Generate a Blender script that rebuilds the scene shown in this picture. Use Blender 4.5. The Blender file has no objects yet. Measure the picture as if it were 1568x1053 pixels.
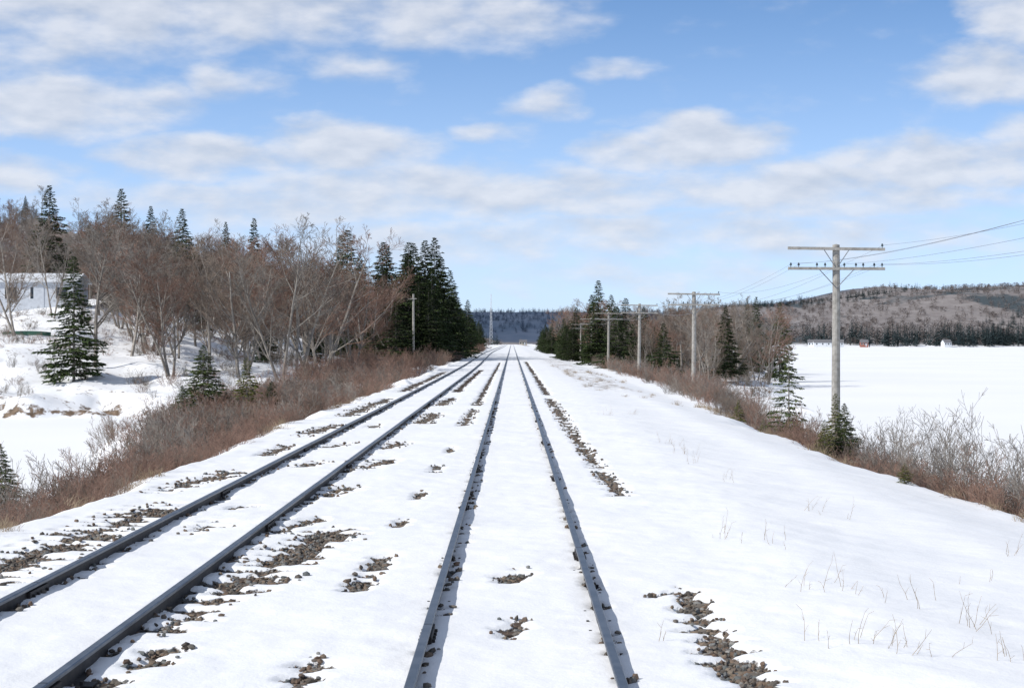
import bpy, math, random
import numpy as np
from mathutils import Vector, Matrix
R=random.Random(7); NR=np.random.default_rng(7)
sc=bpy.context.scene
F=2613.0; H=2.52; HY=522.0
def gp(px,py,z=0.0):
    Y=(H-z)*F/(py-HY); return ((px-783)*Y/F, Y)
def at(px,Y): return (px-783)*Y/F
# ---------- noise ----------
T=NR.random((256,256))
def vn(x,y,s=0):
    x=np.asarray(x,float)+s*17.3; y=np.asarray(y,float)+s*31.7
    ix=np.floor(x).astype(int); iy=np.floor(y).astype(int)
    fx=x-ix; fy=y-iy; fx=fx*fx*(3-2*fx); fy=fy*fy*(3-2*fy)
    a=T[ix%256,iy%256]; b=T[(ix+1)%256,iy%256]; c=T[ix%256,(iy+1)%256]; d=T[(ix+1)%256,(iy+1)%256]
    return (a*(1-fx)+b*fx)*(1-fy)+(c*(1-fx)+d*fx)*fy
def fbm(x,y,o=4,s=0):
    r=0;a=.5;t=0
    for i in range(o):
        r=r+a*vn(x*2**i,y*2**i,s+i*3);t+=a;a*=.5
    return r/t
def ss(a,b,x):
    t=np.clip((x-a)/(b-a),0,1); return t*t*(3-2*t)
# ---------- gravel mask ----------
STR=[ # x0,y0,x1,y1,halfwidth
(-5.85,17,-5.35,25.5,.34),(-6.0,15,-5.8,19,.42),(-5.9,29,-5.3,33,.22),(-5.5,38,-5.4,41,.15),(-5.5,46,-5.3,51,.24),(-5.6,58,-5.4,75,.26),(-5.5,85,-5.5,140,.3),
(-3.0,15.2,-2.8,18.0,.17),(-2.8,17.8,-2.42,22,.31),(-3.1,22.8,-2.8,24.0,.12),(-3.05,12.4,-2.85,13.8,.13),
(-3.05,28.5,-2.85,29.3,.2),(-2.95,34,-2.65,36,.18),(-2.98,40.3,-2.8,42,.2),(-2.8,53,-2.7,59,.24),(-2.8,67,-2.7,76,.24),(-2.8,85,-2.7,150,.24),
(-4.25,23.0,-4.1,23.3,.17),(-4.2,25.9,-4.05,26.2,.11),(-4.2,34.7,-4.05,35.4,.18),(-4.3,41,-4.1,42,.18),(-4.1,50,-4.1,51,.15),
(-1.60,12.3,-1.54,13.3,.10),(-1.58,17.4,-1.52,20.0,.10),(-1.56,23.2,-1.54,24.2,.07),(-1.54,27.2,-1.52,28.4,.07),(-1.5,33,-1.5,34.5,.08),(-1.45,38.5,-1.45,40.5,.07),(-1.45,51,-1.42,63,.14),(-1.4,67,-1.4,200,.14),
(-.05,18.2,.06,18.6,.12),(-.02,14.9,.05,15.3,.10),
(1.78,12.2,1.7,15.2,.16),(1.72,15.2,1.78,17.2,.12),(1.4,17,1.6,17.2,.06),(1.8,28,1.72,33,.12),(1.72,34,1.66,46,.12),(1.68,47,1.64,75,.15),(1.66,80,1.7,210,.18),
]
def gmask(x,y):
    x=np.asarray(x,float);y=np.asarray(y,float)
    m=np.zeros(np.broadcast(x,y).shape)
    for (x0,y0,x1,y1,w) in STR:
        dx,dy=x1-x0,y1-y0; L=dx*dx+dy*dy
        t=np.clip(((x-x0)*dx+(y-y0)*dy)/L,0,1)
        ddx=(x-x0-t*dx)/w; ddy=(y-y0-t*dy)/(w*2.2)
        m=np.maximum(m,1.15-np.sqrt(ddx**2+ddy**2)*.60)
    tie=np.cos(2*np.pi*(y+.25*vn(x*1.2,y*1.5,8))/.56)*.34*(m>.02)*(y<70)
    for rx,am in ((-4.75,.40),(-3.3,.48),(-.713,.36),(.786,.28)):
        d=np.abs(x-(rx+.04)); m=np.maximum(m,(am-d*2.6)*(d<.16)*(y<260))
    n=fbm(x*2.4,y*4.2,5)-.5
    return m*(m>0.02)+n*1.9*(m>.02)+tie-(m<=.02)*1.0
# ---------- terrain ----------
LAKE=-2.4
def terrain(x,y):
    x=np.asarray(x,float); y=np.asarray(y,float)
    nz=fbm(x*.12,y*.12,4,1)-.5
    nb=fbm(x*.6,y*.35,3,2)-.5
    eL=-(np.maximum(-6.5-x+nb*1.4,0))*.46
    xs=-11.0-ss(45,78,y)*7.5
    sh=108+nz*14+ (x+20)*.02
    d=np.minimum(xs-x, sh-y)
    s=-d
    zl=-2.9+1.9*ss(-1.0,2.2,s)+.7*ss(3,14,s)+nz*1.8*ss(0,8,s)+nb*.9*ss(0,3,s)
    zl=zl+4.7*ss(112,158,y)*ss(20,40,-x)+1.4*ss(112,150,y)*ss(10,22,-x)
    zl=zl+(39+24*nz)*ss(210,650,y)*ss(25,210,-x)
    z_left=np.maximum(np.where((x>-12.5)&(y<108),-2.9,zl),eL)
    z_left=np.maximum(z_left,np.where(y>50,np.minimum(zl,-.9+np.where(y>100,99,0)),-5))
    xr=8.6+nb*.9+2.4*ss(62,100,y)+nz*2
    eR=-.18*ss(3.0,6.0,x)-.34*ss(6.0,8.8,x)-np.maximum(x-xr,0)*.50
    pen=ss(115,135,y)*(1-ss(560,680,y))
    xe=np.minimum(.150*y,46)+14*nz
    pr=-2.9+1.3*ss(-2,4,xe-x)+nb*.3
    pr=np.where(pen>0.02,pr,-3)
    z_right=np.maximum(np.maximum(eR,-3.2),pr)
    shore=1330+nz*120
    farR=ss(0,90,y-shore)*1.6
    hx=ss(60,330,x)*(.56+.44*ss(330,600,x))
    hn=fbm(x*.004,y*.002,4,9)-.5
    hill=(74+36*hn)*hx*ss(1420,2350,y)+ 6*ss(1340,1500,y)*ss(120,200,x)
    z_right=z_right+farR*ss(12,60,x)+hill
    w=ss(-3,3,x)
    z=z_left*(1-w)+z_right*w
    fr=(84+60*(fbm(x*.0022,y*.0012,4,12)-.5))*ss(2800,4300,y)*(.8+.2*ss(-600,900,x))
    z=np.where(y>2800,np.maximum(z,fr),z)
    flat=ss(-6.4,-5.9,x)*(1-ss(2.6,3.4,x))*(y<2500)
    micro=(fbm(x*.9,y*.7,4,3)-.5)*.07+(fbm(x*5,y*3,3,4)-.5)*.022
    z=z*(1-flat*.98)+micro*np.where(y<400,1,0)
    g=gmask(x,y)*(y<260)
    z=z-.06*ss(.35,.62,g)*(y<260)
    return z
def tz(x,y): return float(terrain(np.array([x]),np.array([y]))[0])
# ---------- mesh helper ----------
def mk(name,V,Fs,mats,mi=None,smooth=False,link=True):
    V=np.asarray(V,np.float32); me=bpy.data.meshes.new(name)
    if not isinstance(Fs,list): Fs=[Fs]
    Fs=[np.asarray(f,np.int32) for f in Fs if len(f)]
    me.vertices.add(len(V)); me.vertices.foreach_set('co',V.ravel())
    nl=sum(f.size for f in Fs); npoly=sum(len(f) for f in Fs)
    me.loops.add(nl); me.loops.foreach_set('vertex_index',np.concatenate([f.ravel() for f in Fs]))
    me.polygons.add(npoly)
    st=[];o=0
    for f in Fs:
        st.append(o+np.arange(len(f))*f.shape[1]); o+=f.size
    me.polygons.foreach_set('loop_start',np.concatenate(st).astype(np.int32))
    for m in mats: me.materials.append(m)
    if mi is not None: me.polygons.foreach_set('material_index',np.asarray(mi,np.int32))
    me.polygons.foreach_set('use_smooth',np.full(npoly,smooth))
    me.update(calc_edges=True); me.validate()
    if not link: return me
    ob=bpy.data.objects.new(name,me); sc.collection.objects.link(ob); return ob
def prisms(P0,P1,R0,R1,k=3):
    P0=np.asarray(P0,float);P1=np.asarray(P1,float);R0=np.asarray(R0,float);R1=np.asarray(R1,float)
    d=P1-P0; d/=np.linalg.norm(d,axis=1,keepdims=True)+1e-9
    ref=np.where(np.abs(d[:,2:3])>.9,np.array([[1.,0,0]]),np.array([[0,0,1.]]))
    u=np.cross(d,ref);u/=np.linalg.norm(u,axis=1,keepdims=True);v=np.cross(d,u)
    n=len(P0);a=np.arange(k)*2*np.pi/k
    c=np.cos(a)[None,:,None];s=np.sin(a)[None,:,None]
    ring=u[:,None,:]*c+v[:,None,:]*s
    A=P0[:,None,:]+ring*R0[:,None,None];B=P1[:,None,:]+ring*R1[:,None,None]
    V=np.concatenate([A,B],1).reshape(-1,3)
    b=(np.arange(n)*2*k)[:,None]; i=np.arange(k)[None,:]; j=(i+1)%k
    Q=np.stack([b+i,b+j,b+k+j,b+k+i],-1).reshape(-1,4)
    return V,Q
BOXF=np.array([[0,3,2,1],[4,5,6,7],[0,1,5,4],[1,2,6,5],[2,3,7,6],[3,0,4,7]])
def boxes(L):
    V=[];Q=[]
    for i,(x0,x1,y0,y1,z0,z1) in enumerate(L):
        V+=[(x0,y0,z0),(x1,y0,z0),(x1,y1,z0),(x0,y1,z0),(x0,y0,z1),(x1,y0,z1),(x1,y1,z1),(x0,y1,z1)]
        Q.append(BOXF+8*i)
    return np.array(V,float),np.concatenate(Q)
# ---------- materials ----------
def newmat(n):
    m=bpy.data.materials.new(n);m.use_nodes=True;nt=m.node_tree
    return m,nt,nt.nodes['Principled BSDF']
def simple(n,c1,c2,scale=5,rough=.85,rand=0.0,bump=0,metal=0,spec=.3,obj=True):
    m,nt,b=newmat(n);N=nt.nodes;L=nt.links
    tc=N.new('ShaderNodeTexCoord');no=N.new('ShaderNodeTexNoise');no.inputs['Scale'].default_value=scale;no.inputs['Detail'].default_value=3
    L.new(tc.outputs['Object'],no.inputs['Vector'])
    r=N.new('ShaderNodeValToRGB');r.color_ramp.elements[0].position=.35;r.color_ramp.elements[1].position=.65
    r.color_ramp.elements[0].color=(*c1,1);r.color_ramp.elements[1].color=(*c2,1)
    L.new(no.outputs['Fac'],r.inputs['Fac']);out=r.outputs['Color']
    if rand>0:
        oi=N.new('ShaderNodeObjectInfo');mr=N.new('ShaderNodeMapRange');mr.inputs['To Min'].default_value=1-rand;mr.inputs['To Max'].default_value=1+rand
        L.new(oi.outputs['Random'],mr.inputs['Value'])
        mx=N.new('ShaderNodeVectorMath');mx.operation='SCALE';L.new(out,mx.inputs[0]);L.new(mr.outputs[0],mx.inputs['Scale']);out=mx.outputs[0]
    L.new(out,b.inputs['Base Color']);b.inputs['Roughness'].default_value=rough;b.inputs['Metallic'].default_value=metal
    b.inputs['Specular IOR Level'].default_value=spec
    if bump:
        bp=N.new('ShaderNodeBump');bp.inputs['Strength'].default_value=bump;bp.inputs['Distance'].default_value=.02;L.new(no.outputs['Fac'],bp.inputs['Height']);L.new(bp.outputs[0],b.inputs['Normal'])
    return m
M_bark=simple('bark_grey',(.18,.16,.14),(.32,.29,.255),3,.9,.2,spec=.1)
M_twig=simple('twig_brown',(.15,.118,.095),(.25,.20,.16),.6,.9,.28,spec=.1)
M_twigred=simple('twig_red',(.19,.118,.088),(.28,.185,.145),.8,.9,.25,spec=.1)
M_twiggrey=simple('twig_grey',(.17,.15,.128),(.29,.26,.23),.8,.9,.25,spec=.1)
M_grass=simple('dry_grass_straw',(.28,.21,.135),(.42,.33,.23),2,.9,.2,spec=.1)
M_needle=simple('spruce_needles',(.018,.031,.012),(.062,.084,.030),1.1,.8,.3,spec=.15)
M_needleb=simple('young_needles_green',(.030,.048,.015),(.095,.12,.038),1.6,.8,.2,spec=.15)
M_needley=simple('young_spruce_needles',(.06,.075,.018),(.17,.17,.045),1.8,.8,.2,spec=.15)
M_wood=simple('weathered_pole_wood',(.25,.235,.21),(.38,.36,.325),7,.85,.06,bump=.4)
M_steel=simple('rail_side_rust',(.018,.016,.017),(.040,.033,.030),9,.6,0,spec=.3)
M_railtop=simple('rail_head_steel',(.075,.095,.125),(.13,.15,.18),4,.38,0,metal=.6)
M_tie=simple('creosote_tie_wood',(.035,.025,.018),(.10,.07,.05),8,.9,0,bump=.4)
M_wire=simple('wire_metal',(.14,.15,.165),(.20,.21,.225),4,.6)
M_ins=simple('insulator_glass',(.03,.04,.05),(.07,.09,.10),4,.2)
M_white=simple('white_siding',(.62,.64,.66),(.72,.74,.76),3,.6)
M_roof=simple('roof_shingle',(.12,.12,.13),(.2,.2,.21),6,.9)
M_redroof=simple('red_roof',(.28,.11,.085),(.34,.14,.10),6,.8)
M_glass=simple('window_glass',(.02,.03,.04),(.04,.05,.06),2,.1)
M_green=simple('green_paint',(.03,.085,.06),(.045,.11,.08),3,.5)
M_tan=simple('tan_siding',(.42,.36,.26),(.5,.43,.32),3,.7)
M_farbare=simple('far_bare_twigs',(.175,.15,.14),(.245,.215,.20),.02,.9,.15,spec=0)
M_farcon=simple('far_conifer',(.032,.046,.050),(.05,.068,.068),.02,.9,.3,spec=0)  # bluish distance-haze tint built into the needle colour
M_hazeforest=simple('hazed_conifer',(.040,.060,.10),(.06,.085,.13),.02,.9,.2,spec=0)  # conifers coloured blue to paint in aerial haze

def ground_mat():
    m,nt,b=newmat('snow_ground');N=nt.nodes;L=nt.links
    tc=N.new('ShaderNodeTexCoord')
    def noise(s,d=5,vec=None,rough=.5):
        n=N.new('ShaderNodeTexNoise');n.inputs['Scale'].default_value=s;n.inputs['Detail'].default_value=d;n.inputs['Roughness'].default_value=rough
        L.new(vec or tc.outputs['Object'],n.inputs['Vector']);return n.outputs['Fac']
    def ramp(f,a,b_,c1,c2):
        r=N.new('ShaderNodeValToRGB');r.color_ramp.elements[0].position=a;r.color_ramp.elements[1].position=b_
        r.color_ramp.elements[0].color=(*c1,1);r.color_ramp.elements[1].color=(*c2,1);L.new(f,r.inputs['Fac']);return r.outputs['Color']
    def attr(n):
        a=N.new('ShaderNodeAttribute');a.attribute_name=n;return a.outputs['Fac']
    def math_(op,a,b_,clamp=False):
        x=N.new('ShaderNodeMath');x.operation=op;x.use_clamp=clamp
        for i,v in enumerate((a,b_)):
            if hasattr(v,'links'): L.new(v,x.inputs[i])
            else: x.inputs[i].default_value=v
        return x.outputs[0]
    def mixc(f,a,b_):
        x=N.new('ShaderNodeMix');x.data_type='RGBA';L.new(f,x.inputs[0])
        for i,v in ((6,a),(7,b_)):
            if hasattr(v,'links'): L.new(v,x.inputs[i])
            else: x.inputs[i].default_value=(*v,1)
        return x.outputs[2]
    snow=ramp(noise(.35,5),.3,.7,(.85,.86,.875),(.915,.915,.915))
    vor=N.new('ShaderNodeTexVoronoi');vor.inputs['Scale'].default_value=26;L.new(tc.outputs['Object'],vor.inputs['Vector'])
    sep=N.new('ShaderNodeSeparateColor');L.new(vor.outputs['Color'],sep.inputs[0])
    grav=ramp(sep.outputs[0],.1,.9,(.045,.035,.028),(.19,.15,.115))
    gm=math_('ADD',attr('gravel'),math_('MULTIPLY',math_('SUBTRACT',noise(14,4),.5),.7))
    gm=math_('MULTIPLY',math_('SUBTRACT',gm,.49),9,True)
    lit=ramp(noise(3,4),.35,.65,(.12,.085,.06),(.25,.18,.125))
    lm=math_('ADD',attr('litter'),math_('MULTIPLY',math_('SUBTRACT',noise(1.6,6,rough=.7),.5),1.4))
    lm=math_('MULTIPLY',math_('SUBTRACT',lm,.5),6,True)
    mp=N.new('ShaderNodeMapping');mp.inputs['Scale'].default_value=(1,.35,1);L.new(tc.outputs['Object'],mp.inputs['Vector'])
    fb=ramp(noise(.05,7,mp.outputs[0],.75),.35,.68,(.19,.165,.155),(.32,.29,.275))
    fc=ramp(noise(.006,6,mp.outputs[0],.65),.53,.58,(0,0,0),(1,1,1))
    fb=mixc(fc,fb,(.065,.08,.085))
    bl=ramp(noise(.012,6,mp.outputs[0],.65),.4,.62,(.045,.070,.115),(.075,.10,.15))  # blue distance haze painted into the far ground colour
    col=mixc(lm,snow,lit);col=mixc(gm,col,grav)
    col=mixc(attr('forest'),col,fb)
    col=mixc(attr('far_haze'),col,bl)
    L.new(col,b.inputs['Base Color']);b.inputs['Roughness'].default_value=.7;b.inputs['Specular IOR Level'].default_value=.15
    h=math_('ADD',math_('MULTIPLY',noise(2.2,7,rough=.6),.028),math_('MULTIPLY',noise(30,2),.0035))
    h=math_('ADD',h,math_('MULTIPLY',math_('MULTIPLY',vor.outputs['Distance'],gm),-.05))
    bp=N.new('ShaderNodeBump');bp.inputs['Strength'].default_value=.8;bp.inputs['Distance'].default_value=1
    L.new(h,bp.inputs['Height']);L.new(bp.outputs[0],b.inputs['Normal'])
    return m
M_ground=ground_mat()
def xlines():
    c=list(np.arange(-7.5,3.5,.065)); s=.065;x=c[0];l=[]
    while x>-4500: s*=1.032;x-=s;l.append(x)
    s=.065;x=c[-1];r=[]
    while x<4500: s*=1.032;x+=s;r.append(x)
    return np.array(l[::-1]+c+r)
ys=[-60,-40,-25,-15,-8,-2,3,6,8]
y=9.0
while y<7000: ys.append(y); y*=1.0042
xs_=xlines();ys=np.array(ys,float)
X,Y=np.meshgrid(xs_,ys);Z=terrain(X,Y)
nx,ny=len(xs_),len(ys)
I=np.arange(nx*ny).reshape(ny,nx)
Q=np.stack([I[:-1,:-1],I[:-1,1:],I[1:,1:],I[1:,:-1]],-1).reshape(-1,4)
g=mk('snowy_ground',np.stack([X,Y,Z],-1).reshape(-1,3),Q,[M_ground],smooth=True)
def addattr(n,v):
    a=g.data.attributes.new(n,'FLOAT','POINT');a.data.foreach_set('value',np.asarray(v,np.float32).ravel())
addattr('gravel',np.clip(gmask(X,Y)*(Y<260),0,1))
nn=fbm(X*.25,Y*.25,4,21)
lit=.54*ss(-6.8,-8.2,X)*(1-ss(-13,-16,X))*(Y>15)*(Y<700)+.40*ss(-12,-18,X)*(Y>100)*(Y<260)*ss(-2.3,-1.6,Z)
lit=np.maximum(lit,.75*(Y>95)*(Y<125)*(X<-13)*ss(-2.45,-2.3,Z)*(1-ss(-2.0,-1.7,Z)))
lit=np.maximum(lit,.50*ss(8.8,10.2,X)*(Y<700)*ss(-2.6,-2.0,Z)*(X<60))
lit=np.maximum(lit,.48*ss(3.6,4.4,X)*(1-ss(6.5,8,X))*ss(75,95,Y)*(Y<260))
lit=lit+.25*(nn-.5)*(lit>0)
addattr('litter',np.clip(lit,0,1))
fo=np.maximum(ss(230,330,Y)*ss(14,30,-X), ss(1345,1400,Y)*ss(60,140,X)*ss(-1.2,1.5,Z)); fo=np.maximum(fo,ss(900,1300,Y)*(X<100)*((np.abs(X)>7)|(Y>1250)))
fo=np.maximum(fo,ss(200,260,Y)*(1-ss(480,560,Y))*ss(18,24,X)*(Z>-2.2)*.6)
addattr('forest',np.clip(fo,0,1)); addattr('far_haze',ss(2500,3100,Y))  # last attribute: haze tint weight, growing with distance
M_lake=simple('lake_snow',(.86,.87,.88),(.91,.912,.915),.03,.8,0,spec=.05)
def sheet(name,x0,x1,y0,y1,z,mat):
    return mk(name,[(x0,y0,z),(x1,y0,z),(x1,y1,z),(x0,y1,z)],np.array([[0,1,2,3]]),[mat])
sheet('frozen_lake',-4000,4000,-200,3000,LAKE,M_lake)

# ---------- tracks ----------
def bend(y): return -1.0*ss(120,380,np.asarray(y,float))*(1-ss(380,800,np.asarray(y,float)))
prof=[(-.07,-.055),(-.07,-.045),(-.012,-.03),(-.010,.075),(-.036,.083),(-.037,.108),(-.030,.117),(.030,.117),(.037,.108),(.036,.083),(.010,.075),(.012,-.03),(.07,-.045),(.07,-.055)]
def rail(name,x0,curve,parent):
    yy=np.concatenate([np.arange(-20,60,2.),np.arange(60,1150,10.)])
    off=bend(yy) if curve else yy*0
    off=off+ (fbm(yy*.09+x0*7,yy*0,2,6)-.5)*.018
    k=len(prof);V=[]
    for a,o in zip(yy,off):
        for (px,pz) in prof: V.append((x0+o+px,a,pz))
    b=(np.arange(len(yy)-1)*k)[:,None];i=np.arange(k)[None,:];j=(i+1)%k
    Qs=np.stack([b+i,b+j,b+k+j,b+k+i],-1).reshape(-1,4)
    mi=np.tile(np.array([1 if 4<=q<=8 else 0 for q in range(k)]),len(yy)-1)
    ob=mk(name,V,Qs,[M_steel,M_railtop],mi);ob.parent=parent;return ob
def track(cx,xl,xr,curve,j0,j1):
    e=bpy.data.objects.new('railway_track',None);sc.collection.objects.link(e)
    rail('rail_left',xl,curve,e);rail('rail_right',xr,curve,e)
    B=[]
    for x,j in ((xl,j0),(xr,j1)):
        for n in range(-2,26):
            yj=j+n*11.1
            if yj<5: continue
            o=float(bend(yj)) if curve else 0
            for s in (-1,1):
                a=x+o+s*.013;b_=x+o+s*.045
                B.append((min(a,b_),max(a,b_),yj-.33,yj+.33,-.03,.066))
                for q in (-.24,-.08,.08,.24):
                    c=x+o+s*.046;d=x+o+s*.07
                    B.append((min(c,d),max(c,d),yj+q-.016,yj+q+.016,.002,.034))
            B.append((x+o-.036,x+o+.036,yj-.006,yj+.006,.1175,.1185))
    V,Qq=boxes(B);o=mk('joint_bars',V,Qq,[M_steel]);o.parent=e
    B=[];S=[]
    for n in range(0,330):
        yt=6+n*.56+R.uniform(-.03,.03);o=float(bend(yt)) if curve else 0;w=R.uniform(-.06,.06)
        B.append((cx+o-1.3+w,cx+o+1.3+w,yt-.115,yt+.115,-.2,-.045+R.uniform(-.01,.0)))
        for x in (xl,xr):
            S.append((x+o-.19,x+o+.19,yt-.09,yt+.09,-.045,-.034))
            for s in (-1,1): S.append((x+o+s*.10-.012,x+o+s*.10+.012,yt-.05,yt-.02,-.034,-.008))
    V,Qq=boxes(B);o=mk('ties',V,Qq,[M_tie]);o.parent=e
    V,Qq=boxes(S);o=mk('tie_plates_and_spikes',V,Qq,[M_steel]);o.parent=e
track(.036,-.713,.786,False,14.5,19.9)
track(-4.03,-4.75,-3.3,True,17,12)

# ---------- ballast stones ----------
t=(1+5**.5)/2
ico=np.array([(-1,t,0),(1,t,0),(-1,-t,0),(1,-t,0),(0,-1,t),(0,1,t),(0,-1,-t),(0,1,-t),(t,0,-1),(t,0,1),(-t,0,-1),(-t,0,1)],float)/1.9
icf=np.array([(0,11,5),(0,5,1),(0,1,7),(0,7,10),(0,10,11),(1,5,9),(5,11,4),(11,10,2),(10,7,6),(7,1,8),(3,9,4),(3,4,2),(3,2,6),(3,6,8),(3,8,9),(4,9,5),(2,4,11),(6,2,10),(8,6,7),(9,8,1)])
n=300000
cx=NR.uniform(-7,2.6,n);cy=11+ (NR.random(n)**1.3)*60
gm=gmask(cx,cy)+ (vn(cx*9,cy*9,3)-.5)*.45
k=gm>.50; k|=(gm>.12)&(NR.random(n)<.035)
cx=cx[k];cy=cy[k];keep=NR.random(len(cx))<np.clip(24000/len(cx),0,1);cx=cx[keep];cy=cy[keep]
cz=terrain(cx,cy);n=len(cx)
s=NR.uniform(.012,.036,n)*(1+.2*(cy>30))
V=ico[None]*s[:,None,None]*NR.uniform(.6,1.45,(n,1,3))*NR.uniform(.72,1.25,(n,12,1))*np.array([1,1,.75])
a=NR.uniform(0,6.28,n);c_,s_=np.cos(a)[:,None],np.sin(a)[:,None]
V=np.stack([V[...,0]*c_-V[...,1]*s_,V[...,0]*s_+V[...,1]*c_,V[...,2]],-1)+np.stack([cx,cy,cz+s*.35],-1)[:,None,:]
Fc=(icf[None]+(np.arange(n)*12)[:,None,None]).reshape(-1,3)
def stone_mat():
    m,nt,b=newmat('ballast_stone');N=nt.nodes;L=nt.links
    ge=N.new('ShaderNodeNewGeometry');r=N.new('ShaderNodeValToRGB');L.new(ge.outputs['Random Per Island'],r.inputs['Fac'])
    cr=r.color_ramp;cr.elements[0].color=(.06,.05,.04,1);cr.elements[1].color=(.27,.26,.24,1)
    for p,c in ((.25,(.15,.13,.11)),(.5,(.14,.09,.06)),(.7,(.19,.15,.11)),(.85,(.10,.11,.11))):
        e=cr.elements.new(p);e.color=(*c,1)
    L.new(r.outputs[0],b.inputs['Base Color']);b.inputs['Roughness'].default_value=.85;return m
mk('gravel_ballast',V.reshape(-1,3),Fc,[stone_mat()])

# ---------- vegetation generators ----------
def rv(): return Vector((R.gauss(0,1),R.gauss(0,1),R.gauss(0,1))).normalized()
def grow_plant(seed,stems,counts,nseg,angs,lratio,wander,up,minr,start=.25):
    R.seed(seed);S=[]
    maxl=len(counts)
    def grow(p,d,L,r,l):
        n=nseg[l];st=L/n
        rend=max(minr,r*(.25 if l else .3))
        tot=counts[l] if l<maxl else 0
        spawn=sorted([start+(1-start)*R.random() for _ in range(tot)]) if l==0 else sorted([.12+.88*R.random() for _ in range(tot)])
        si=0
        for i in range(n):
            d=(d+rv()*wander[l]+Vector((0,0,up[l]))).normalized()
            p2=p+d*st;ra=r+(rend-r)*i/n;rb=r+(rend-r)*(i+1)/n
            S.append((p,p2,ra,rb,l))
            while si<tot and spawn[si]<=(i+1)/n:
                tt=spawn[si]*n-i;q=p+d*st*max(0,min(1,tt));si+=1
                side=d.cross(rv()).normalized();an=angs[l]*R.uniform(.7,1.3)
                cd=(d*math.cos(an)+side*math.sin(an)).normalized()
                rr=ra+(rb-ra)*tt
                grow(q,cd,L*lratio[l]*R.uniform(.65,1.2)*(1.15-.55*spawn[si-1]),max(minr,rr*.6),l+1)
            p=p2
    for (p,d,L,r) in stems: grow(Vector(p),Vector(d).normalized(),L,r,0)
    return S
def plant_mesh(name,S,mthick,mtwig,thick_l=1):
    a=[s for s in S if s[4]<=thick_l];b=[s for s in S if s[4]>thick_l]
    Va,Qa=prisms([s[0] for s in a],[s[1] for s in a],[s[2] for s in a],[s[3] for s in a],5)
    if b:
        Vb,Qb=prisms([s[0] for s in b],[s[1] for s in b],[s[2] for s in b],[s[3] for s in b],3)
    else: Vb=np.zeros((0,3));Qb=np.zeros((0,4),int)
    return mk(name,np.concatenate([Va,Vb]),np.concatenate([Qa,Qb+len(Va)]),[mthick,mtwig],np.array([0]*len(Qa)+[1]*len(Qb)),link=False)
TREES=[]
for i in range(7):
    R.seed(100+i)
    ns=[1,2,1,3,2,1,2][i]; stems=[]
    for q in range(ns):
        a=R.uniform(0,6.28);ln=.05 if ns==1 else .28
        stems.append(((math.cos(a)*.15*(ns>1),math.sin(a)*.15*(ns>1),-.3),(math.cos(a)*ln,math.sin(a)*ln,1),10*R.uniform(.82,.95),.15 if ns==1 else .115))
    S=grow_plant(200+i,stems,[14 if ns==1 else 9,8,6,3],[8,5,4,3,1],[.75,.7,.65,.6],[.50,.50,.5,.6],[.07,.12,.16,.2,.2],[.04,.09,.08,.05,.03],.0080,.2)
    TREES.append(plant_mesh('bare_tree_mesh%d'%i,S,M_bark,[M_twig,M_twiggrey,M_twig,M_twigred,M_twig,M_twiggrey,M_twigred][i]))
SHRUBS=[]
for i in range(6):
    R.seed(300+i);stems=[]
    for q in range(11):
        a=R.uniform(0,6.28);rr=R.uniform(0,.35);ln=R.uniform(.1,.6)
        stems.append(((math.cos(a)*rr,math.sin(a)*rr,-.1),(math.cos(a)*ln,math.sin(a)*ln,1),R.uniform(.6,1.4),.010))
    S=grow_plant(400+i,stems,[6,4],[5,3,2],[.6,.6],[.45,.5],[.12,.16,.2],[.05,.06,.04],.0038,.2)
    mt=[M_twigred,M_twiggrey,M_twig,M_twigred,M_twiggrey,M_twig][i]
    SHRUBS.append(plant_mesh('shrub_mesh%d'%i,S,mt,mt,0))
SAP=[]
for i in range(3): # tall open shrubs
    R.seed(350+i);stems=[]
    for q in range(5):
        a=R.uniform(0,6.28);rr=R.uniform(0,.25);ln=R.uniform(.1,.55)
        stems.append(((math.cos(a)*rr,math.sin(a)*rr,-.1),(math.cos(a)*ln,math.sin(a)*ln,1),R.uniform(1.3,2.2),.011))
    S=grow_plant(450+i,stems,[8,4],[7,4,2],[.6,.6],[.35,.45],[.12,.16,.2],[.03,.05,.04],.0032,.3)
    SAP.append(plant_mesh('open_shrub_mesh%d'%i,S,M_twiggrey,M_twiggrey,0))
GR=[]
for i in range(3):
    R.seed(500+i);S=[]
    for q in range(60):
        a=R.uniform(0,6.28);rr=R.uniform(0,.35);p=Vector((math.cos(a)*rr,math.sin(a)*rr,-.05));d=Vector((R.gauss(0,.4),R.gauss(0,.4),1)).normalized();L=R.uniform(.1,.45)
        m_=p+d*L*.5;e=m_+(d+Vector((R.gauss(0,.3),R.gauss(0,.3),-.1))).normalized()*L*.5
        S+= [(p,m_,.004,.0035,0),(m_,e,.0035,.002,0)]
    GR.append(plant_mesh('grass_tuft_mesh%d'%i,S,M_grass,M_grass))
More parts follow.
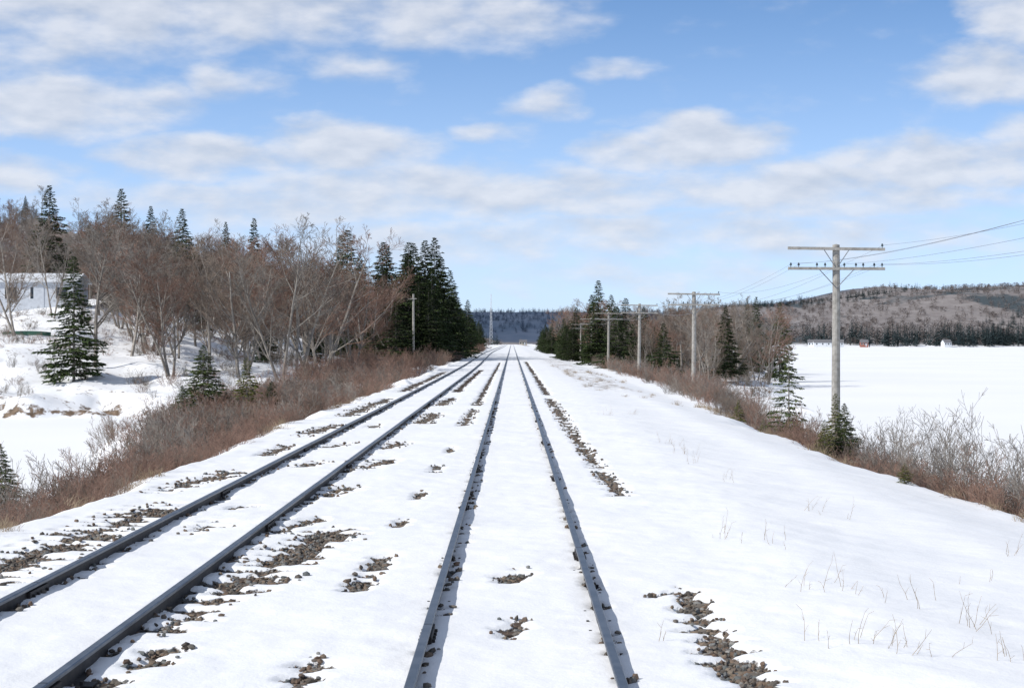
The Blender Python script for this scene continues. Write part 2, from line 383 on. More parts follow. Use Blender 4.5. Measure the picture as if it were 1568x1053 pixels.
def spruce(name,seed,Ht,Rad,nb,spl,mat,base=.06,gap=.1):
    R.seed(seed);r=np.random.default_rng(seed);V=[];Tn=[];P0=[];P1=[];R0=[];R1=[]
    n=10
    for i in range(n):
        z0=Ht*i/n;z1=Ht*(i+1)/n;rr=lambda z:.012*Ht*(1-z/Ht)+.006
        P0.append((0,0,z0-.2*(i==0)));P1.append((0,0,z1));R0.append(rr(z0));R1.append(rr(z1))
    ccs=[r.uniform(.8,1.2) for _ in range(14)]
    for b in range(nb):
        u=base+(1-base)*(b+r.random())/nb; u=min(u,.985)
        z=Ht*u;a=b*2.39996+r.normal(0,.35)
        lobe=ccs[int((a%6.283)/6.283*6)]*ccs[6+int(u*7.99)]
        L=Rad*((1-u)**.85)*lobe*r.uniform(.75,1.15)+.02*Rad
        if r.random()<gap: L*=.5
        dr=r.uniform(-.30,.02)-.12*(1-u)+.55*max(0,u-.75)*2
        dv=np.array([math.cos(a),math.sin(a),dr]);dv/=np.linalg.norm(dv)
        p=np.array([0,0,z]);tip=p+dv*L+np.array([0,0,.08*L])
        P0.append(p);P1.append(tip);R0.append(.005+.007*L);R1.append(.003)
        k=int(10+56*L/Rad)
        sz=.32+.68*(1-u)**.5
        tt=r.uniform(.15,1.0,k)**.75
        base_p=p+(tip-p)*tt[:,None]
        side=np.array([-math.sin(a),math.cos(a),0])
        sg=r.choice([-1,1],k)
        w=(1-tt*.65)*L*.46
        tw=r.random(k)
        pts=base_p+side*(sg*w*tw)[:,None]+dv*(w*tw*.6)[:,None]+np.stack([r.normal(0,.02,k)*L,r.normal(0,.02,k)*L,-np.abs(r.normal(0,.08,k))*w-.05*tw*w],-1)
        dirs=side*(sg*r.uniform(.3,1.,k))[:,None]+dv*r.uniform(.5,1.2,k)[:,None]+np.stack([r.normal(0,.25,k),r.normal(0,.25,k),r.normal(-.15,.35,k)],-1)
        dirs/=np.linalg.norm(dirs,axis=1,keepdims=True)
        ln=spl*sz*r.uniform(.6,1.3,k)
        pe=np.cross(dirs,np.stack([r.normal(0,.5,k),r.normal(0,.5,k),np.ones(k)],-1));pe/=np.linalg.norm(pe,axis=1,keepdims=True)
        for q in range(k):
            o=len(V);A=pts[q]-dirs[q]*ln[q]*.3
            V.append(A);V.append(pts[q]+pe[q]*ln[q]*.24);V.append(pts[q]+dirs[q]*ln[q]*.8);V.append(pts[q]-pe[q]*ln[q]*.24)
            Tn.append((o,o+1,o+2,o+3))
    Va,Qa=prisms(P0,P1,R0,R1,5)
    V=np.array(V);Tn=np.array(Tn)
    return mk(name,np.concatenate([Va,V]),np.concatenate([Qa,Tn+len(Va)]),[M_bark,mat],np.array([0]*len(Qa)+[1]*len(Tn)),link=False)
SPY=[spruce('young_spruce_mesh%d'%i,600+i,3.5,1.35,270,.15,M_needleb,.03) for i in range(3)]
SPYY=[spruce('pale_spruce_mesh%d'%i,620+i,3.0,1.15,130,.15,M_needley,.03,.2) for i in range(2)]
SPS=[spruce('thin_spruce_mesh%d'%i,640+i,4.0,1.4,72,.16,M_needleb,.10,.25) for i in range(2)]
SPT=[spruce('tall_spruce_mesh%d'%i,660+i,13,3.7,280,.44,M_needle,[.05,.08,.12,.06][i],.15) for i in range(4)]
def put(name,me,x,y,s,sx=1.0,rot=None,z=None,coll=None,tilt=0):
    o=bpy.data.objects.new(name,me);(coll or sc.collection).objects.link(o)
    o.location=(x,y,(tz(x,y) if z is None else z)-.03)
    o.rotation_euler=(R.gauss(0,tilt),R.gauss(0,tilt),R.uniform(0,6.28) if rot is None else rot)
    o.scale=(s*sx,s*sx,s);return o
R.seed(99)
KEEP=[]
def sp(px,top,Yd,me,nh,sx=1.0,name='spruce_tree'):
    x=at(px,Yd);zt=H-(top-HY)*Yd/F;zb=tz(x,Yd);zb=max(zb,LAKE)
    if Yd<130: KEEP.append((x,Yd))
    return put(name,me,x,Yd,(zt-zb)/nh*1.0,sx,z=zb)
for a in [(310,526,76,SPY[0],3.5,1.0),(377,546,76,SPYY[0],3,.9),(415,582,78,SPY[1],3.5,1.0),(-2,676,45,SPY[2],3.5,1.1),(278,588,74,SPY[1],3.5,1.05),(345,598,76,SPY[2],3.5,1.1),
          (1207,523,58,SPS[0],4,.8),(1278,600,50,SPYY[1],3,.75),(1292,615,49.5,SPY[1],3.5,.8),(1262,640,49,SPYY[0],3,.9),(1385,706,36,SPYY[0],3,1.3),(1130,610,68,SPYY[1],3,1.0),(1168,640,62,SPYY[0],3,1.1),(1095,620,80,SPYY[0],3,1.),
          (1015,493,150,SPT[0],13,1.15),(1110,466,172,SPT[2],13,1.0),(1193,461,205,SPT[1],13,.85),(1157,453,245,SPT[3],13,.75),(1143,456,250,SPT[2],13,.7),
          (112,390,118,SPT[3],13,1.05),(605,462,170,SPT[0],13,1.3),(555,450,180,SPT[2],13,.9),(565,500,170,SPT[1],13,1.2),
          (915,428,262,SPT[1],13,1.0),(935,450,240,SPT[0],13,1.0),(957,455,215,SPT[3],13,1.2),(905,450,290,SPT[2],13,1),(985,468,200,SPT[2],13,1.0),(1040,468,230,SPT[1],13,.9),(945,470,190,SPT[0],13,1.1),(973,478,185,SPT[1],13,1.1),
          (75,282,185,SPT[1],13,.9),(185,287,190,SPT[3],13,.9),(278,318,180,SPT[1],13,.9),(520,358,185,SPT[2],13,.75),(550,386,190,SPT[0],13,.75),(388,332,200,SPT[3],13,.7),(230,314,200,SPT[2],13,.8),(345,338,200,SPT[1],13,.6)]:
    sp(*a)
def mass(name):
    c=bpy.data.collections.new(name);e=bpy.data.objects.new(name,None);e.instance_type='COLLECTION';e.instance_collection=c
    sc.collection.objects.link(e);return c
def scat(c,name,meshes,xr,yr,n,sr,sx=(.9,1.15),cond=None,tilt=.03,zmin=LAKE+.05,clump=0):
    x=NR.uniform(*xr,n);yy=NR.uniform(*yr,n);z=terrain(x,yy);cl=fbm(x*.35,yy*.2,3,40)
    for a,b,h,q in zip(x,yy,z,cl):
        if h<zmin: continue
        if clump and q<clump: continue
        if cond and not cond(a,b): continue
        # keep the ground in front of the individual spruces fairly clear
        if name=='shrub' and b<130 and any(abs(a-kx*b/ky)<1.0 and ky-26<b<ky+.8 and a*kx>0 for kx,ky in KEEP) and R.random()<.4: continue
        put(name,R.choice(meshes),a,b,R.uniform(*sr),R.uniform(*sx),z=float(h),coll=c,tilt=tilt)
c=mass('conifer_stand')
for i in range(46):
    Yd=205+i*9+R.uniform(-4,4);edge=-10.8-(R.random()**1.5)*9
    hh=(16.5-6*min(1,(Yd-210)/150))*R.uniform(.75,1.0)
    if Yd<250: hh=R.uniform(12,16); edge-=1.2
    put('spruce',R.choice(SPT),edge,Yd,hh/13,R.uniform(.95,1.2),coll=c)
for px,tp,Yd in [(632,370,232),(650,366,236),(664,362,240),(624,388,228),(674,392,250),(688,412,262),(645,400,225),(660,410,222),(695,440,290),(715,458,330),(640,430,215),(655,440,215)]:
    x=at(px,Yd);zt=H-(tp-HY)*Yd/F;zb=tz(x,Yd);put('spruce',R.choice(SPT),x,Yd,(zt-zb)/13,1.0,z=zb,coll=c)
c=mass('conifer_grove')
for i in range(24):
    Yd=R.uniform(200,460);x=R.uniform(10.5,16)+ (0 if Yd<300 else R.uniform(-2.5,0))
    put('spruce',R.choice(SPT),x,Yd,R.uniform(6.0,9.5)/13,R.uniform(1.,1.25),coll=c)
for i in range(28):
    Yd=R.uniform(250,600);put('spruce',R.choice(SPT),R.uniform(8.5,12),Yd,R.uniform(5,8)/13,R.uniform(1.,1.3),coll=c)
for i in range(16):
    Yd=R.uniform(180,300);put('spruce',R.choice(SPT),R.uniform(.07,.15)*Yd,Yd,R.uniform(5,8.5)/13,R.uniform(.8,1.1),coll=c)
c=mass('bare_tree_grove')
scat(c,'bare_tree',TREES,(13,36),(160,260),90,(.55,.85),cond=lambda x,y:x<.15*y)
scat(c,'bare_tree',TREES,(10,22),(240,420),40,(.6,1.0))
c=mass('leafless_forest')
scat(c,'bare_tree',TREES,(-42,-13),(128,150),24,(.65,.9),cond=lambda x,y:x>-.27*y and x<-.085*y-3)
scat(c,'bare_tree',TREES,(-75,-14),(150,215),135,(.68,.92),cond=lambda x,y: x<-.07*y and x>-.35*y and not(x<-.255*y and y<175))
scat(c,'bare_tree',TREES,(-130,-14),(215,330),170,(.75,1.02),cond=lambda x,y:x<-.055*y and x>-.36*y)
scat(c,'bare_tree',TREES,(-280,-25),(330,720),430,(.8,1.15),cond=lambda x,y:x>-.36*y)
scat(c,'spruce',SPT,(-240,-25),(200,650),50,(.55,.85),cond=lambda x,y:x>-.36*y)
scat(c,'spruce',SPT,(-60,-13),(135,190),14,(.25,.5),cond=lambda x,y:x>-.25*y and x<-.07*y)
for px,tp,Yd,k_,s_ in [(430,348,122,1,1),(365,370,124,0,1),(262,372,122,3,1),(455,356,132,4,1),(490,348,138,6,1),(145,335,124,5,.9),(25,335,135,4,.9),(320,378,126,2,.9),(200,360,130,5,1),(405,362,138,6,1.0),(540,396,150,3,1.),(590,408,175,6,1),(470,346,145,3,1),(230,350,135,1,1),(510,372,145,1,1)]:
    x=at(px,Yd);zt=H-(tp-HY)*Yd/F;zb=tz(x,Yd);put('bare_tree',TREES[k_],x,Yd,(zt-zb)/10.8,1.15,z=zb,tilt=.03)
c=mass('embankment_brush')
RED=[SHRUBS[0],SHRUBS[3],SHRUBS[2]];MIX=SHRUBS
scat(c,'shrub',MIX,(-13,-8.6),(26,62),300,(.6,1.15),tilt=.12,clump=.30)
scat(c,'shrub',SAP,(-12,-9),(26,60),30,(.6,.95),tilt=.12)
scat(c,'shrub',RED,(-10.5,-6.9),(19,70),800,(.3,.6),sx=(1,1.5),tilt=.12,clump=.30)
scat(c,'shrub',MIX+RED,(-13.5,-7.1),(55,110),700,(.5,1.0),sx=(1,1.4),tilt=.12,clump=.28)
scat(c,'shrub',RED,(-16,-7.3),(108,240),430,(.7,1.5),tilt=.12)
scat(c,'shrub',RED,(-13,-7.3),(240,450),150,(.9,1.8),tilt=.12)
scat(c,'shrub',RED,(-18,-11),(62,108),120,(.5,1.0),tilt=.12)
scat(c,'shrub',MIX,(-45,-14),(108,170),360,(.4,.9),tilt=.12,clump=.42,sx=(1,1.5))
scat(c,'grass',GR,(-8.2,-6.6),(18,80),170,(.4,.8),sx=(.9,1.5),tilt=.2,clump=.5)
c=mass('lakeside_brush')
scat(c,'shrub',SAP,(9.6,12.2),(30,50),34,(.8,1.25),tilt=.12,zmin=-2.39)
scat(c,'shrub',SAP,(8.9,10.5),(26,36),9,(.6,.95),tilt=.12)
scat(c,'shrub',MIX,(9.4,12.4),(28,50),34,(.7,1.1),tilt=.12,zmin=-2.39)
scat(c,'shrub',RED,(8.8,10.6),(26,62),230,(.3,.65),sx=(1,1.4),tilt=.12,clump=.36)
scat(c,'shrub',MIX,(9.0,12),(52,100),170,(.5,1.0),tilt=.12,clump=.36)
scat(c,'shrub',MIX,(9.8,14),(95,210),200,(.65,1.3),tilt=.12)
scat(c,'shrub',MIX,(14,34),(130,240),190,(.8,1.4),tilt=.12,cond=lambda x,y:x<.15*y)
scat(c,'grass',GR,(8.3,9.8),(26,80),110,(.4,.8),sx=(.9,1.5),tilt=.2,clump=.48)
scat(c,'grass',GR,(4,8),(75,200),110,(.4,.8),sx=(.9,1.5),tilt=.2,clump=.5)
P0=[];P1=[];A=[];B=[]
for px,py,nst in [(1335,1020,9),(1310,935,8),(1400,950,5),(1490,990,8),(1240,930,5),(1385,1030,4),(1110,848,6),(1190,860,4),(1240,795,5),(1105,745,4),(1020,690,9),(1040,705,9),(930,645,9),(1545,1040,7),(1560,850,5),(1150,850,3),(965,640,10),(1265,1025,3),(1420,1030,3),(1500,900,3),(1060,720,5),(1010,1025,2),(1290,800,3)]:
    x0,y0=gp(px,py,-.2)
    for q in range(nst):
        x=x0+R.gauss(0,.12);y=y0+R.gauss(0,.25);z=tz(x,y)-.03;p=Vector((x,y,z));d=Vector((R.gauss(.15,.3),R.gauss(0,.3),1)).normalized();L=R.uniform(.1,.34)
        for s in range(3):
            e=p+d*L/3;P0.append(p);P1.append(e);A.append(.0030-.0006*s);B.append(.0024-.0006*s)
            if R.random()<.6:
                q2=e+(d+rv()*.8).normalized()*L*.25;P0.append(e);P1.append(q2);A.append(.0018);B.append(.001)
            p=e;d=(d+rv()*.25).normalized()
V,Qq=prisms(P0,P1,A,B,3);mk('dry_grass_stalks',V,Qq,[M_grass])

# ---------- far trees ----------
def fartree(name,seed,con,mat):
    r=np.random.default_rng(seed);V=[];Fq=[]
    n=70
    for i in range(n):
        u=r.random();a=r.uniform(0,6.28)
        if con: rad=2.6*(1-u)**.9*r.uniform(.3,1);z=.6+10.5*u;sz=.9*(1-u)+.25
        else: rad=3.2*math.sqrt(max(0,1-(2*u-1)**2))*r.uniform(.2,1);z=.5+6*u;sz=r.uniform(.4,.9)
        c0=np.array([math.cos(a)*rad,math.sin(a)*rad,z]);d=np.array([math.cos(a),math.sin(a),-.4 if con else r.uniform(-.1,1.2)]);
        sd=np.array([-math.sin(a),math.cos(a),r.normal(0,.3)])
        o=len(V);V+= [c0-sd*sz*.5,c0+sd*sz*.5,c0+d*sz*1.3];Fq.append((o,o+1,o+2))
    Va,Qa=prisms([(0,0,-.5)],[(0,0,10 if con else 5)],[.2],[.05],4)
    return mk(name,np.concatenate([np.array(V),Va]),[np.array(Fq),Qa+len(V)],[mat],link=False)
FB=[fartree('far_bare%d'%i,i,False,M_farbare) for i in range(3)]
FC=[fartree('far_con%d'%i,10+i,True,M_farcon) for i in range(3)]
FBL=[fartree('far_hazed%d'%i,20+i,True,M_hazeforest) for i in range(2)]
c=mass('hillside_forest')
n=5200;x=NR.uniform(80,1000,n);yy=1350+NR.random(n)**1.2*1300;z=terrain(x,yy);pn=fbm(x*.008,yy*.003,4,30)
sl=yy<1480
for a,b,h,p,s_ in zip(x,yy,z,pn,sl):
    if h<-1.8 or a>.36*b: continue
    dark=p>.60 or (s_ and a>.225*b and p>.36)
    put('t',R.choice(FC if dark else FB),a,b,R.uniform(.5,.9) if b>1800 else R.uniform(.6,1.),R.uniform(1.1,1.6),z=float(h),coll=c)
for i in range(520):
    b=R.uniform(1350,1450);a=b*R.uniform(.25,.34) if i<380 else b*R.uniform(.17,.25)
    h=tz(a,b)
    if h>-2: put('t',R.choice(FC),a,b,R.uniform(.7,1.7),1.1,z=h,coll=c)
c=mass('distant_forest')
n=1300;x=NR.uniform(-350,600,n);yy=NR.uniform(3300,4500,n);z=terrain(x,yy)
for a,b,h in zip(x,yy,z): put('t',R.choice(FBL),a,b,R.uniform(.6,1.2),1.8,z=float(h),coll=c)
for i in range(320):
    b=R.uniform(600,1500);a=R.choice([-1,1])*R.uniform(9,40+b*.05)
    if a>0: a=R.uniform(9,22)+ (b-600)*.02
    h=tz(a,b)
    if h>-2.3: put('t',R.choice(FC+FB),a,b,R.uniform(.5,.9),1.2,z=h,coll=c)

# ---------- telegraph poles ----------
def pole(x,y,ztop):
    e=bpy.data.objects.new('telegraph_pole',None);sc.collection.objects.link(e);e.location=(x,y,0)
    zb=tz(x,y)-.4;n=10
    P0=[];P1=[];A=[];B=[]
    for i in range(n):
        a=i/n;b=(i+1)/n
        P0.append((.02*math.sin(a*4+x),.015*math.sin(a*5),zb+(ztop-zb)*a));P1.append((.02*math.sin(b*4+x),.015*math.sin(b*5),zb+(ztop-zb)*b));A.append(.15-.035*a);B.append(.15-.035*b)
    V,Q_=prisms(P0,P1,A,B,12)
    top=np.arange(len(V)-12,len(V));V=np.concatenate([V,[[P1[-1][0],P1[-1][1],ztop+.03]]]);cap=np.array([(top[i],top[(i+1)%12],len(V)-1) for i in range(12)])
    o=mk('shaft',V,[Q_,cap],[M_wood],smooth=False);o.parent=e
    for k,zz in enumerate((ztop-.13,ztop-.76)):
        V,Q_=boxes([(-1.54,1.54,-.205,-.12,zz-.045,zz+.045)]);V[:,2]+=V[:,0]*(-.012 if k else -.02)
        o=mk('crossarm_%d'%(k+1),V,Q_,[M_wood]);o.parent=e
    z2=ztop-.76
    V,Q_=prisms([(-.55,-.215,z2-.03),(.55,-.215,z2-.03),(-.4,-.215,ztop-.16),(.4,-.215,ztop-.16)],[(0,-.14,z2-.62),(0,-.14,z2-.62),(0,-.14,z2-.0),(0,-.14,z2-.0)],[.014]*4,[.014]*4,4)
    o=mk('arm_braces',V,Q_,[M_wire]);o.parent=e
    P0=[];P1=[];A=[];B=[];pins=[]
    for xx in (-1.45,-1.2,-.62,-.36,.25,.62,.85,1.2,1.45): pins.append((xx,z2+.045-.012*xx))
    pins.append((1.46,ztop-.115))
    for (xx,zz) in pins:
        P0+=[(xx,-.16,zz),(xx,-.16,zz+.05),(xx,-.16,zz+.08),(xx,-.16,zz+.12)];P1+=[(xx,-.16,zz+.05),(xx,-.16,zz+.08),(xx,-.16,zz+.12),(xx,-.16,zz+.14)];A+=[.012,.040,.034,.028];B+=[.012,.036,.028,.008]
    V,Q_=prisms(P0,P1,A,B,8);o=mk('insulators',V,Q_,[M_ins]);o.parent=e
    e.rotation_euler=(0,R.uniform(-.012,.012),0)
    return [(x+xx,y-.16,zz+.10) for xx,zz in pins]
poles=[]
base=[(10.1,10.6,5.75),(at(1280,54.4),54.4,H+147*54.4/F),(at(1062,101),101,H+75*101/F),(at(978,143),143,H+57*143/F),(at(931,188),188,H+44*188/F),(at(905,229),229,H+35*229/F),(at(888,275),275,5.3),(at(872,322),322,5.2)]
for b in base: poles.append(pole(*b))
P0=[];P1=[]
for i in range(len(poles)-1):
    for w in (0,1,4,7,8,9):
        a=Vector(poles[i][w]);b=Vector(poles[i+1][w]);sag=R.uniform(.35,.6)
        for k in range(20):
            f=lambda t:a.lerp(b,t)-Vector((0,0,sag*4*t*(1-t)))
            P0.append(f(k/20));P1.append(f((k+1)/20))
P0=np.array([tuple(v) for v in P0]);P1=np.array([tuple(v) for v in P1])
rw=np.clip(P0[:,1]*.00006,.0035,.007)
V,Qq=prisms(P0,P1,rw,rw,4);mk('telegraph_wires',V,Qq,[M_wire])
e=bpy.data.objects.new('utility_pole',None);sc.collection.objects.link(e)
Yd=170;x=at(632,Yd);V,Qq=prisms([(x,Yd,tz(x,Yd)-.3)],[(x,Yd,H+72*Yd/F)],[.14],[.10],10);o=mk('shaft',V,Qq,[M_wood]);o.parent=e
V,Qq=boxes([(x-.35,x+.35,Yd-.2,Yd-.12,H+64*Yd/F,H+64*Yd/F+.08)]);o=mk('crossarm',V,Qq,[M_wood]);o.parent=e
# lattice mast
Yd=1150;x=at(751,Yd);zt=H+72*Yd/F;zb=tz(x,Yd);P0=[];P1=[]
for k in range(14):
    a=k/14;b=(k+1)/14;wa=.8*(1-a)+.2;wb=.8*(1-b)+.2;za=zb+(zt-zb)*a;zc=zb+(zt-zb)*b
    cs=[(-1,-1),(1,-1),(1,1),(-1,1)]
    for q in range(4):
        c0=cs[q];c1=cs[(q+1)%4]
        P0.append((x+c0[0]*wa,Yd+c0[1]*wa,za));P1.append((x+c0[0]*wb,Yd+c0[1]*wb,zc))
        P0.append((x+c0[0]*wa,Yd+c0[1]*wa,za));P1.append((x+c1[0]*wb,Yd+c1[1]*wb,zc))
V,Qq=prisms(P0,P1,[.07]*len(P0),[.07]*len(P0),4);mk('lattice_mast',V,Qq,[M_white])
# ---------- houses ----------
def house(name,x,y,w,d,h,rh,wall,roof,nw=3,rot=0,z=None):
    e=bpy.data.objects.new(name,None);sc.collection.objects.link(e);z=tz(x,y) if z is None else z
    e.location=(x,y,z);e.rotation_euler=(0,0,rot)
    V,Q_=boxes([(-w/2,w/2,-d/2,d/2,-1.5,h)]);V=np.concatenate([V,[[-w/2,0,h+rh],[w/2,0,h+rh]]])
    o=mk('walls',V,[Q_,np.array([[0+4,7,8],[5,9,6]])],[wall]);o.parent=e
    ov=.3;t_=.14
    def slab(s):
        a=[(-w/2-ov,s*(d/2+ov),h-ov*rh/(d/2)+.01),(w/2+ov,s*(d/2+ov),h-ov*rh/(d/2)+.01),(w/2+ov,0,h+rh+.01),(-w/2-ov,0,h+rh+.01)]
        return a+[(p[0],p[1],p[2]+t_) for p in a]
    V=np.array(slab(-1)+slab(1));o=mk('roof',V,np.concatenate([BOXF,BOXF+8]),[roof]);o.parent=e
    B=[];Fm=[]
    for i in range(nw):
        cx_=-w/2+w*(i+.5)/nw;B.append((cx_-.5,cx_+.5,-d/2-.03,-d/2+.02,h*.4,h*.8));Fm.append((cx_-.6,cx_+.6,-d/2-.02,-d/2+.01,h*.4-.1,h*.8+.1))
    V,Q_=boxes(B);o=mk('windows',V,Q_,[M_glass]);o.parent=e
    V,Q_=boxes(Fm);o=mk('window_frames',V,Q_,[M_white]);o.parent=e
    V,Q_=boxes([(w*.22-.45,w*.22+.45,-d/2-.04,-d/2+.03,0,2.0)]);o=mk('door',V,Q_,[M_hw]);o.parent=e
    V,Q_=boxes([(-w*.3-.3,-w*.3+.3,-.3,.3,h,h+rh+.8)]);o=mk('chimney',V,Q_,[M_roof]);o.parent=e
M_hw=simple('blue_white_siding',(.50,.53,.57),(.58,.61,.65),3,.7)
yh=152;xh=at(28,yh);house('white_house',xh,yh,11,6,2.5,.7,M_hw,M_white,5,.05,z=max(tz(xh,yh)-.3,H+46*yh/F))
for px,w,wl,rf in [(1258,14,M_white,M_roof),(1322,6,M_redroof,M_roof),(1243,7,M_white,M_roof),(1283,8,M_hw,M_roof),(1448,6,M_white,M_roof)]:
    Yd=1345+R.uniform(0,12);house('lakeside_house',at(px,Yd),Yd,w,7,3,2.2,wl,rf,3,R.uniform(-.2,.2),z=max(tz(at(px,Yd),Yd),-1.6))
Yd=1180;house('station_building',at(800,Yd),Yd,5,8,2.6,1.2,M_tan,M_roof,3,0,z=-.5)
yb=137;xb=at(40,yb);zb=tz(xb,yb);V=[];n=15;mm=8
for i in range(n):
    u=i/(n-1)*2-1;wd=.45*(1-abs(u)**2.6)+.01;ht=.42*(1-.25*abs(u)**2)
    for j in range(mm+1):
        a=math.pi*j/mm;V.append((u*1.9,-math.cos(a)*wd,math.sin(a)**.8*ht if 0<j<mm else 0))
Fq=[(i*(mm+1)+j,(i+1)*(mm+1)+j,(i+1)*(mm+1)+j+1,i*(mm+1)+j+1) for i in range(n-1) for j in range(mm)]
o=mk('overturned_boat',V,np.array(Fq),[M_green],smooth=True);o.location=(xb,yb,zb-.1);o.rotation_euler=(0,0,.1)

# ---------- sky ----------
w=bpy.data.worlds.new("World");sc.world=w;w.use_nodes=True;nt=w.node_tree;N=nt.nodes;L=nt.links
bg=N['Background'];bg.inputs['Strength'].default_value=.1
w.cycles.sampling_method='MANUAL';w.cycles.sample_map_resolution=256
EL=math.radians(38);S=Vector((-.82,-.42,0)).normalized()*math.cos(EL)+Vector((0,0,math.sin(EL)))
def M(op,a,b=None,c=None,clamp=False):
    x=N.new('ShaderNodeMath');x.operation=op;x.use_clamp=clamp
    for i,v in enumerate((a,b,c)):
        if v is None: continue
        if isinstance(v,(int,float)): x.inputs[i].default_value=v
        else: L.new(v,x.inputs[i])
    return x.outputs[0]
tc=N.new('ShaderNodeTexCoord');sx=N.new('ShaderNodeSeparateXYZ');L.new(tc.outputs['Generated'],sx.inputs[0])
x_,y_,z_=sx.outputs
az=M('ARCTAN2',x_,y_);el=z_
cv=N.new('ShaderNodeCombineXYZ');L.new(x_,cv.inputs[0]);L.new(y_,cv.inputs[1]);L.new(M('ADD',M('MULTIPLY',M('MAXIMUM',z_,0),2.4),.10),cv.inputs[2])
nv=N.new('ShaderNodeVectorMath');nv.operation='NORMALIZE';L.new(cv.outputs[0],nv.inputs[0])
sky=N.new('ShaderNodeTexSky');sky.sky_type='NISHITA';sky.sun_disc=False;sky.sun_elevation=EL;sky.sun_rotation=math.atan2(S.x,S.y);sky.air_density=1.0;sky.dust_density=.3;sky.ozone_density=2.5
L.new(nv.outputs[0],sky.inputs['Vector'])
BL=[(230,10,380,85,1.15),(60,75,200,80,.75),(110,172,190,42,1.1),(0,190,110,30,.9),(680,30,200,50,.95),(545,112,70,24,.7),(365,135,85,26,.65),(840,165,55,24,.7),(935,112,60,18,.6),
(530,228,130,36,1.15),(330,248,150,32,1.05),(600,290,240,42,1.05),(760,300,200,36,1.1),(455,320,180,32,1.0),(880,300,180,36,.95),(1080,222,105,38,1.25),(960,238,90,30,1.1),(1200,290,170,40,1.1),(1290,248,60,28,.85),(1440,262,160,42,1.15),(1510,136,125,38,1.15),(1555,40,80,55,1.2),(1560,215,70,26,.85),
(30,278,100,30,.95),(330,310,240,30,.8),(930,350,170,24,.9),(1060,360,180,28,.9),(1300,310,260,30,.9),(700,370,330,34,.75),(740,205,60,16,.6),(1250,365,300,34,.8),(980,188,55,14,.5),(1000,420,330,30,.55)]
cb=N.new('ShaderNodeCombineXYZ');L.new(M('MULTIPLY',az,24.),cb.inputs[0]);L.new(M('MULTIPLY',el,56.),cb.inputs[1])
n1=N.new('ShaderNodeTexNoise');n1.inputs['Scale'].default_value=1;n1.inputs['Detail'].default_value=7;n1.inputs['Roughness'].default_value=.52;L.new(cb.outputs[0],n1.inputs['Vector'])
of=N.new('ShaderNodeVectorMath');of.operation='ADD';L.new(cb.outputs[0],of.inputs[0]);of.inputs[1].default_value=(-.08,.36,0)
n2=N.new('ShaderNodeTexNoise');n2.inputs['Scale'].default_value=1;n2.inputs['Detail'].default_value=4;n2.inputs['Roughness'].default_value=.5;L.new(of.outputs[0],n2.inputs['Vector'])
sepc=N.new('ShaderNodeSeparateColor');L.new(n1.outputs['Color'],sepc.inputs[0])
a2=M('ADD',az,M('MULTIPLY',M('SUBTRACT',sepc.outputs[1],.5),.05));e2=M('ADD',el,M('MULTIPLY',M('SUBTRACT',sepc.outputs[2],.5),.02))
pv=N.new('ShaderNodeCombineXYZ');L.new(a2,pv.inputs[0]);L.new(e2,pv.inputs[1])
tot=None
for (px,py,rx,ry,am) in BL:
    ma=N.new('ShaderNodeVectorMath');ma.operation='MULTIPLY_ADD';L.new(pv.outputs[0],ma.inputs[0])
    ma.inputs[1].default_value=(F/rx,F/ry,0);ma.inputs[2].default_value=(-(px-784)/rx,-(HY-py)/ry,0)
    dt=N.new('ShaderNodeVectorMath');dt.operation='DOT_PRODUCT';L.new(ma.outputs[0],dt.inputs[0]);L.new(ma.outputs[0],dt.inputs[1])
    v=M('MULTIPLY_ADD',dt.outputs['Value'],-.5*am,am)
    tot=M('MAXIMUM',0.,v) if tot is None else M('MAXIMUM',tot,v)
side=M('MULTIPLY',M('GREATER_THAN',M('ABSOLUTE',az),.36),.45);hi=M('MULTIPLY',M('GREATER_THAN',el,.235),.45)
tot=M('MAXIMUM',tot,M('MAXIMUM',side,hi))
d0=M('ADD',tot,M('MULTIPLY',M('SUBTRACT',n1.outputs['Fac'],.5),1.7))
mr=N.new('ShaderNodeMapRange');mr.interpolation_type='SMOOTHSTEP';L.new(d0,mr.inputs['Value']);mr.inputs['From Min'].default_value=.02;mr.inputs['From Max'].default_value=1.1
cov=M('MULTIPLY',mr.outputs[0],.86)
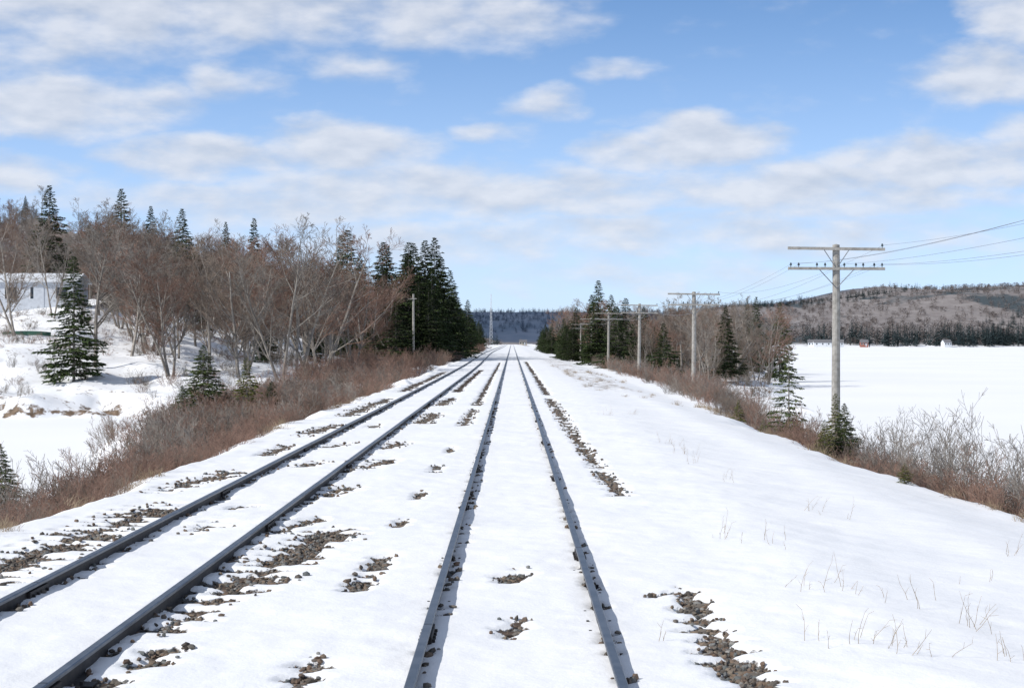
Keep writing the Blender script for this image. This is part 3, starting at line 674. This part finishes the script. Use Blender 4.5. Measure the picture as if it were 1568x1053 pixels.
sh=M('ADD',M('MULTIPLY',M('SUBTRACT',n1.outputs['Fac'],n2.outputs['Fac']),2.8),.58,clamp=True)
cc=N.new('ShaderNodeMix');cc.data_type='RGBA';L.new(sh,cc.inputs[0]);cc.inputs[6].default_value=(5.7,6.3,7.4,1);cc.inputs[7].default_value=(7.9,8.2,8.9,1)
lowf=M('SUBTRACT',1.0,M('MULTIPLY',M('MAXIMUM',el,0),1.6),clamp=True)
sc1=N.new('ShaderNodeMix');sc1.data_type='RGBA';L.new(lowf,sc1.inputs[0]);sc1.inputs[6].default_value=(1,1,1,1);sc1.inputs[7].default_value=(2.3,2.7,2.9,1)
tint=N.new('ShaderNodeMix');tint.data_type='RGBA';tint.blend_type='MULTIPLY';tint.inputs[0].default_value=1;L.new(sky.outputs[0],tint.inputs[6]);L.new(sc1.outputs[2],tint.inputs[7])
hz=M('POWER',M('SUBTRACT',1.0,M('MULTIPLY',M('MAXIMUM',el,0),4.8),clamp=True),1.5)
hm=N.new('ShaderNodeMix');hm.data_type='RGBA';L.new(M('MULTIPLY',hz,.92),hm.inputs[0])
L.new(tint.outputs[2],hm.inputs[6]);hm.inputs[7].default_value=(6.6,7.6,8.9,1)
fm=N.new('ShaderNodeMix');fm.data_type='RGBA';L.new(cov,fm.inputs[0]);L.new(hm.outputs[2],fm.inputs[6]);L.new(cc.outputs[2],fm.inputs[7])
L.new(fm.outputs[2],bg.inputs['Color'])
ld=bpy.data.lights.new('sun','SUN');ld.energy=4.05;ld.angle=math.radians(.5);ld.color=(1,.965,.91)
lo=bpy.data.objects.new('sun',ld);sc.collection.objects.link(lo);lo.rotation_mode='QUATERNION';lo.rotation_quaternion=S.to_track_quat('Z','Y')
cam=bpy.data.cameras.new('camera');cam.lens=F/1568*36;cam.clip_end=20000;cam.clip_start=.1
co=bpy.data.objects.new('camera',cam);sc.collection.objects.link(co);co.location=(0,0,H);co.rotation_euler=(math.pi/2-4.5/F,0,0);sc.camera=co
sc.view_settings.view_transform='Standard';sc.view_settings.look='None';sc.view_settings.exposure=0
print('verts',nx*ny,'stones',len(cx))
